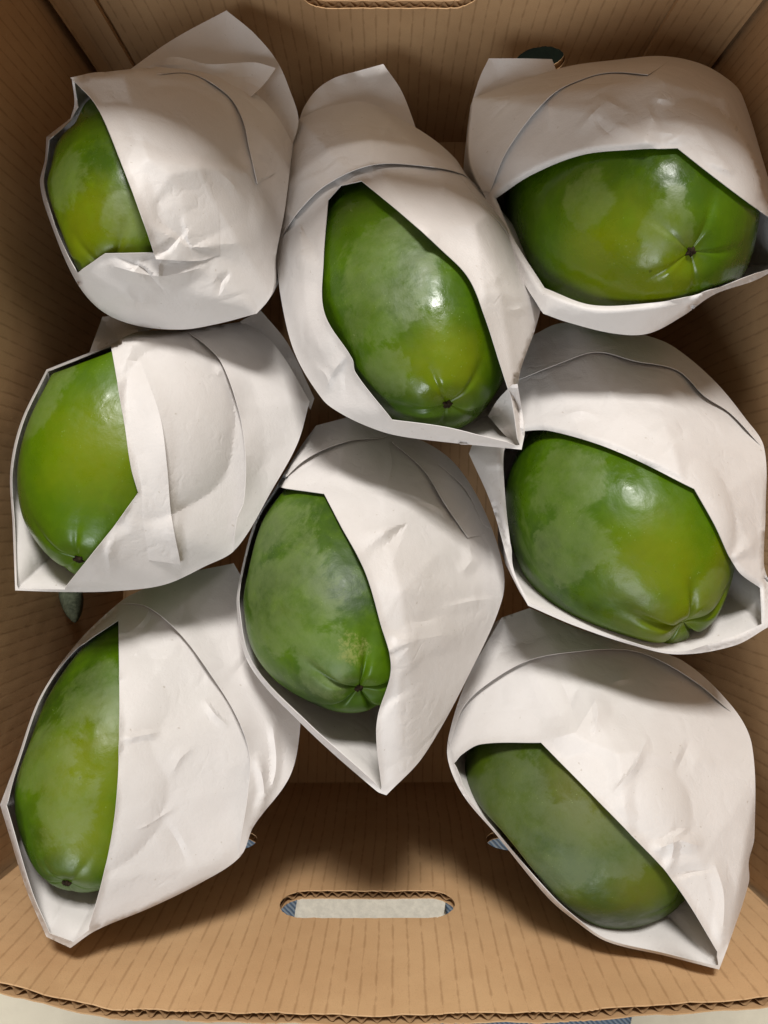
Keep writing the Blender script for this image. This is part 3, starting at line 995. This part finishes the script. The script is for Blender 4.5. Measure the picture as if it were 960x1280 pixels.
# --- 4 middle left
w4 = Wrap('paper wrap at the left wall with a square open corner and a long pleat', 3,
    [(139, 430), (171, 415), (231, 412), (303, 402), (330, 418), (355, 447), (387, 502), (372, 554), (342, 609), (295, 686), (256, 708), (205, 731), (141, 739), (81, 740), (19, 738), (16, 660), (13, 588), (26, 528), (58, 462), (98, 446)],
    [(139, 434), (145, 468), (154, 520), (164, 584), (173, 616), (141, 660), (81, 735), (23, 734), (20, 660), (17, 591), (30, 530), (60, 466), (98, 451)],
    .160, .218, [(19, 738, .225, 50), (13, 588, .2, 60)], 4,
    creases=[([(233, 415), (243, 440), (240, 470)], 10, .0014, 'ridge'), ([(226, 712), (222, 680), (214, 643)], 10, .0012, 'ridge')], ncone=9)
w4.build()
w4.pleat([(176, 452), (200, 520), (209, 584), (214, 643), (226, 706)], [(186, 700), (178, 640), (178, 616), (169, 560), (160, 500), (158, 450)])
w4.over('outer_layer', [(231, 413), (258, 432), (278, 455), (299, 515), (307, 571), (305, 626), (296, 650), (292, 688)], .0018, .0040, far=np.array([-1.0, 0.0]))
tail(w4, [(300, 402, .165), (318, 392, .16), (326, 388, .158), (360, 430, .155), (393, 498, .155), (388, 512, .155), (355, 455, .16)])
tail(w4, [(112, 440, .150), (128, 396, .14), (168, 392, .14), (230, 400, .15), (170, 418, .16), (135, 436, .16)])

# --- 5 middle right
w5 = Wrap('paper wrap against the right wall, hooded over a slanting mouth', 4,
    [(664, 420), (700, 404), (747, 407), (810, 420), (843, 434), (893, 476), (931, 522), (955, 559), (957, 640), (955, 705), (962, 734), (960, 784), (918, 807), (847, 818), (789, 806), (718, 782), (660, 757), (639, 713), (614, 630), (586, 567), (610, 510), (647, 462)],
    [(630, 565), (640, 545), (656, 539), (689, 539), (768, 563), (868, 611), (893, 655), (922, 713), (950, 735), (952, 780), (912, 797), (847, 813), (789, 801), (718, 777), (663, 752), (644, 712), (636, 663), (631, 613)],
    .150, .225, [(960, 780, .225, 60), (955, 600, .2, 60)], 5, curl=.0028,
    creases=[([(868, 611), (920, 640), (945, 700)], 18, .0014, 'ridge'), ([(595, 570), (625, 640), (650, 740)], 9, .0012, 'ridge')], ncone=7)
w5.build()
w5.over('outer_layer', [(640, 478), (697, 455), (745, 440), (793, 451), (847, 463), (881, 495), (914, 517), (953, 559)], .0018, .0040)

# --- 6 centre
w6 = Wrap('paper wrap in the middle of the box with a long pointed lower tip', 5,
    [(374, 561), (395, 532), (440, 520), (487, 540), (530, 552), (569, 580), (604, 635), (628, 705), (628, 748), (593, 830), (530, 944), (483, 994), (471, 989), (378, 906), (311, 830), (296, 760), (300, 721), (319, 651), (346, 607)],
    [(348, 609), (405, 617), (425, 655), (456, 713), (475, 776), (489, 836), (471, 905), (477, 986), (473, 982), (384, 902), (317, 828), (301, 760), (304, 721), (323, 652)],
    .155, .230, [(480, 990, .236, 60)], 6,
    creases=[([(489, 836), (520, 800), (575, 790)], 24, .0014, 'ridge'), ([(585, 670), (590, 700), (575, 720)], 12, .0014, 'ridge')], ncone=8)
w6.build()
w6.pleat([(490, 552), (530, 588), (557, 631), (585, 672)], [(606, 668), (598, 640), (572, 594), (530, 560)], .0026, .0026)
w6.pleat([(548, 580), (582, 612), (604, 655)], [(612, 660), (600, 630), (570, 588)], .0044, .0018, 10)
w6.over('outer_layer', [(346, 607), (385, 572), (436, 551), (479, 547), (490, 541)], .0018, .0040)

# --- 7 lower left
w7 = Wrap('paper wrap at lower left casting a shadow on the near wall', 6,
    [(148, 754), (167, 742), (220, 720), (292, 704), (340, 790), (372, 880), (375, 912), (362, 971), (317, 1033), (300, 1071), (250, 1104), (187, 1135), (120, 1163), (88, 1185), (58, 1171), (33, 1112), (0, 1006), (21, 950), (50, 871), (96, 804)],
    [(148, 775), (149, 846), (149, 925), (144, 1017), (129, 1096), (111, 1161), (90, 1177), (63, 1166), (40, 1112), (8, 1007), (26, 950), (54, 871), (97, 812)],
    .160, .225, [(88, 1180, .234, 60), (0, 1006, .2, 60)], 7,
    creases=[([(150, 925), (175, 920), (200, 915)], 9, .0012, 'ridge'), ([(320, 940), (330, 990), (318, 1030)], 9, .0016, 'ridge'), ([(340, 900), (345, 960), (330, 1010)], 8, .0012, 'ridge')], ncone=9)
w7.build()
w7.pleat([(300, 906), (316, 946), (318, 990), (302, 1050)], [(330, 1012), (345, 985), (345, 940), (322, 900)], .0016, .0014)
w7.over('outer_layer', [(150, 754), (183, 758), (225, 792), (271, 854), (300, 904), (312, 946), (310, 992), (300, 1056), (299, 1070)], .0018, .0040, far=np.array([-1.0, 0.0]))

# --- 8 lower right
w8 = Wrap('paper wrap at lower right with a broad creased flap running to a sharp tip', 7,
    [(627, 772), (662, 760), (724, 786), (802, 810), (855, 827), (916, 884), (940, 932), (943, 1046), (936, 1077), (936, 1103), (912, 1177), (899, 1212), (833, 1195), (759, 1177), (719, 1151), (684, 1121), (619, 1042), (579, 994), (560, 950), (562, 915), (584, 849)],
    [(577, 943), (601, 930), (676, 928), (728, 981), (811, 1066), (833, 1090), (864, 1134), (897, 1190), (896, 1206), (833, 1190), (759, 1172), (724, 1148), (690, 1118), (625, 1042), (586, 994), (568, 954)],
    .160, .228, [(899, 1212, .240, 60), (943, 1000, .205, 70)], 8,
    creases=[([(811, 1066), (850, 1050), (880, 1060)], 14, .0018, 'ridge'), ([(833, 1092), (842, 1060), (838, 1040)], 9, .0014, 'ridge'), ([(900, 1195), (905, 1120), (890, 1070)], 14, .0016, 'ridge'), ([(676, 928), (720, 915), (760, 850)], 26, .0014, 'ridge')], ncone=10, nfold=11)
w8.build()
w8.over('outer_layer', [(562, 932), (579, 884), (610, 854), (662, 825), (724, 814), (781, 812), (820, 823), (872, 854), (914, 890)], .0018, .0040)

# ------------------------------------------------------------------ small green tip in the dark gap on the left
V, Fc = [], []
a, b = UP(88, 735, .10), UP(94, 778, .125)
n = 14
ax = (b - a).normalized(); sx = ax.orthogonal().normalized(); sy = ax.cross(sx)
prof = [(0, .0065), (.25, .0066), (.5, .0056), (.75, .0038), (.92, .0018), (1, .0003)]
for (t, r) in prof:
    for i in range(n):
        th = 2 * math.pi * i / n
        rr = r * (1 + .12 * math.cos(5 * th))
        V.append(a.lerp(b, t) + sx * rr * math.cos(th) + sy * rr * math.sin(th))
for k in range(len(prof) - 1):
    for i in range(n):
        j = (i + 1) % n
        Fc.append((k * n + i, k * n + j, (k + 1) * n + j, (k + 1) * n + i))
tag(link('fruit_stalk', mesh('fruit_stalk', V, Fc), None, mat_plain('stalk_green', (.13, .15, .10), 0.6, 300, 0.5)), 'small grey-green pointed stalk in the dark gap at the left wall', 'stalk')
